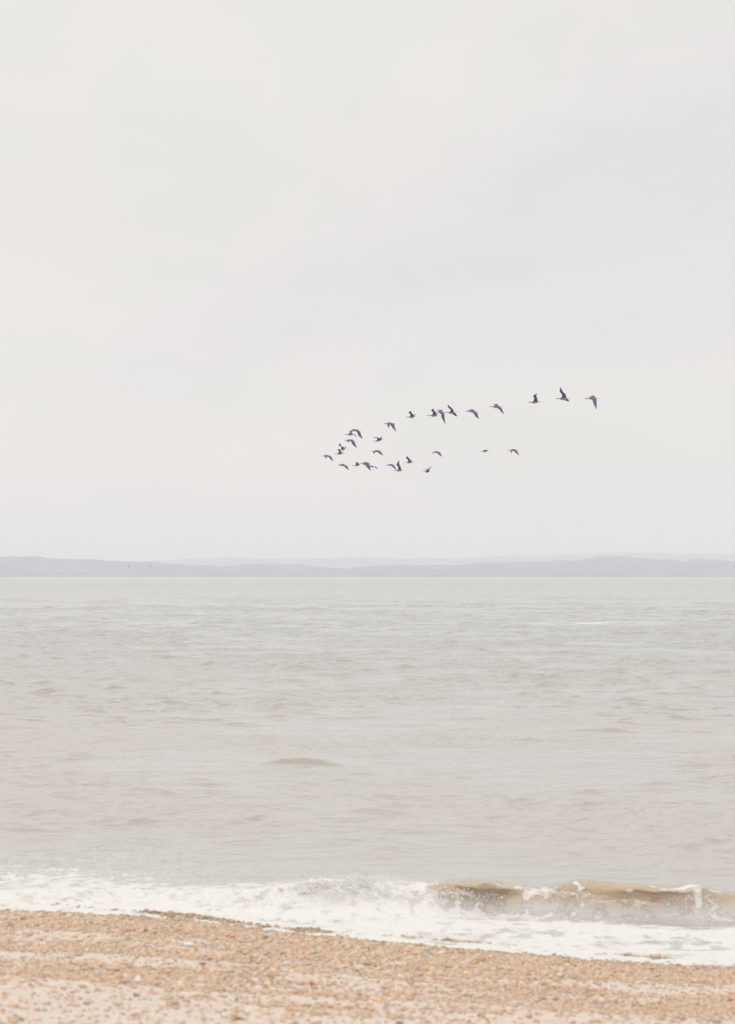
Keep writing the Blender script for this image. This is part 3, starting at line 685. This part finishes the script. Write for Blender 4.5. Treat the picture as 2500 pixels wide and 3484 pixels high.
goose(E, (75, 398), (260, 398), (405, 378), S(190, 382, 315, 360, 210, 328, 284, 312, 160, 275, 244, 280, 185, 245, 237, 245, 224, 228, 230, 230),
      S(280, 362, 322, 362, 310, 335, 336, 345, 350, 314, 355, 316), 'goose flying alone in the upper line, wing raised and hooked forward')
goose(E, (665, 355), (870, 358), (1025, 350), S(815, 335, 938, 330, 832, 270, 915, 262, 780, 212, 864, 215, 845, 163, 853, 163),
      S(900, 335, 942, 332, 935, 310, 952, 325, 968, 308, 973, 311), 'front goose of the cluster of three in the upper line, wing up')
goose(E, (900, 268), (1050, 262), (1195, 272), S(1000, 290, 1112, 270, 1058, 320, 1148, 290, 1060, 385, 1152, 350, 1108, 482, 1162, 450, 1172, 592, 1182, 590),
      S(990, 235, 1100, 230, 985, 205, 1085, 196, 905, 235, 960, 196), 'middle goose of the cluster of three in the upper line, long wing down')
goose(E, (1165, 262), (1360, 278), (1525, 270), S(1298, 272, 1420, 250, 1320, 200, 1394, 188, 1250, 130, 1335, 130, 1244, 52, 1250, 54),
      S(1360, 300, 1450, 290, 1400, 342, 1474, 310, 1498, 382, 1508, 378), 'goose after the front two of the upper cluster, one wing up and one down')
goose(Fk, (120, 405), (370, 395), (590, 400), S(330, 430, 455, 370, 400, 465, 490, 430, 430, 505, 540, 440, 512, 612, 568, 560, 592, 660, 602, 658),
      S(310, 352, 440, 340, 300, 342, 380, 330, 200, 376, 215, 372), 'goose of the upper line following the cluster of three, broad wing down')
goose(Fk, (955, 245), (1200, 240), (1435, 240), S(1150, 262, 1305, 200, 1265, 312, 1365, 270, 1310, 352, 1390, 300, 1400, 452, 1434, 410, 1473, 500, 1482, 498),
      S(1130, 205, 1285, 160, 1130, 172, 1250, 150, 1110, 146, 1160, 140), 'goose of the upper line before the wide gap, narrow wing swept down and back')
goose(G, (90, 400), (230, 397), (370, 390), S(195, 380, 287, 370, 210, 310, 274, 318, 188, 272, 254, 262, 268, 224, 274, 227),
      None, 'third goose from the right end of the flock, raised wing kinked backward')
goose(G, (635, 325), (800, 328), (940, 315), S(752, 315, 852, 295, 760, 248, 830, 235, 714, 182, 778, 185, 733, 100, 738, 100),
      S(790, 340, 872, 330, 830, 367, 892, 350, 902, 385, 908, 383), 'second goose from the right end, one tall pointed wing up')
goose(G, (1205, 325), (1370, 317), (1520, 320), S(1350, 330, 1442, 325, 1368, 375, 1448, 368, 1385, 432, 1447, 420, 1437, 536, 1444, 535),
      S(1320, 305, 1410, 300, 1335, 278, 1412, 275, 1328, 268, 1390, 262), 'rearmost goose at the right end of the upper line, wing straight down')
goose(Hc, (80, 135), (160, 130), (235, 128), S(138, 136, 192, 118, 178, 152, 218, 138, 195, 172, 228, 153, 248, 205, 252, 204),
      S(115, 132, 150, 122, 105, 142, 125, 138, 108, 150, 120, 148), 'first goose of the three strung out at the right of the lower line')
goose(Hc, (855, 127), (935, 116), (1000, 105), S(905, 118, 967, 115, 903, 104, 967, 104, 908, 98, 962, 98),
      S(910, 112, 965, 112, 940, 102, 980, 102, 996, 106, 1000, 110), 'goose with level wings seen edge on, only a thin dark sliver')
goose(Hc, (1285, 106), (1375, 98), (1455, 90), S(1350, 106, 1412, 88, 1392, 122, 1434, 108, 1410, 143, 1443, 128, 1460, 186, 1464, 184),
      S(1330, 102, 1372, 94, 1330, 117, 1356, 112, 1338, 145, 1348, 144), 'last goose at the right end of the lower line, both wings down')

# ------------------------------------------------------------------ two faint birds far off in front of the hills
def far_bird(px, py, D, label, flip):
    P = at_y(px, py, D); V, Fc = [], []
    st = [(-.24, .01), (-.19, .03), (-.10, .055), (.02, .065), (.13, .04), (.22, .02), (.27, .005)]
    for x, r in st:
        for i in range(8):
            a = i*math.pi/4; V.append((x*flip, math.cos(a)*r, math.sin(a)*r))
    for j in range(len(st)-1):
        for i in range(8): Fc.append((j*8+i, j*8+(i+1) % 8, j*8+8+(i+1) % 8, j*8+8+i))
    for s in (-1, 1):
        b = len(V)
        for (y, z, x0, x1, th) in [(.03, .03, -.10, .08, .02), (.22, .17, -.14, .05, .012), (.45, .10, -.04, .08, .008), (.62, .0, .08, .10, .004)]:
            V += [(x0*flip, s*y, z), ((x0+x1)/2*flip, s*y, z+th), (x1*flip, s*y, z), ((x0+x1)/2*flip, s*y, z-th)]
        for j in range(3):
            for i in range(4): Fc.append((b+j*4+i, b+j*4+(i+1) % 4, b+j*4+4+(i+1) % 4, b+j*4+4+i))
    me = bpy.data.meshes.new('seabird'); me.from_pydata(V, [], Fc); me.materials.append(M_FEA)
    for p in me.polygons: p.use_smooth = True
    attr_c(me, 'tone', np.array([(.16, .15, .17)]*len(V)))
    tag(link('seabird', me, tuple(P)), label, 'bird', 'tiny birds far off before the hills')
far_bird(439, 1927, 520, 'left one of two tiny dark birds against the hazy hills at the left', 1)
far_bird(512, 1926, 520, 'right one of two tiny dark birds against the hazy hills at the left', 1)

# ------------------------------------------------------------------ air
def build_haze():
    x0, x1, y0, y1, z0, z1 = -4200, 4200, -45, 9700, -6, 112
    V = [(x0, y0, z0), (x1, y0, z0), (x1, y1, z0), (x0, y1, z0), (x0, y0, z1), (x1, y0, z1), (x1, y1, z1), (x0, y1, z1)]
    me = bpy.data.meshes.new('haze'); me.from_pydata(V, [], [(3, 2, 1, 0), (4, 5, 6, 7), (0, 1, 5, 4), (1, 2, 6, 5), (2, 3, 7, 6), (3, 0, 4, 7)])
    m = bpy.data.materials.new('haze'); m.use_nodes = True; t = NT(m.node_tree)
    out = t.n('ShaderNodeOutputMaterial'); v = t.n('ShaderNodeVolumePrincipled', ins={'Density': .00029})
    v.inputs['Color'].default_value = (.908, .920, .962, 1)
    t.nt.links.new(v.outputs[0], out.inputs['Volume']); me.materials.append(m)
    tag(link('haze', me), 'pale even sea haze', 'haze', kind='stuff')
build_haze()
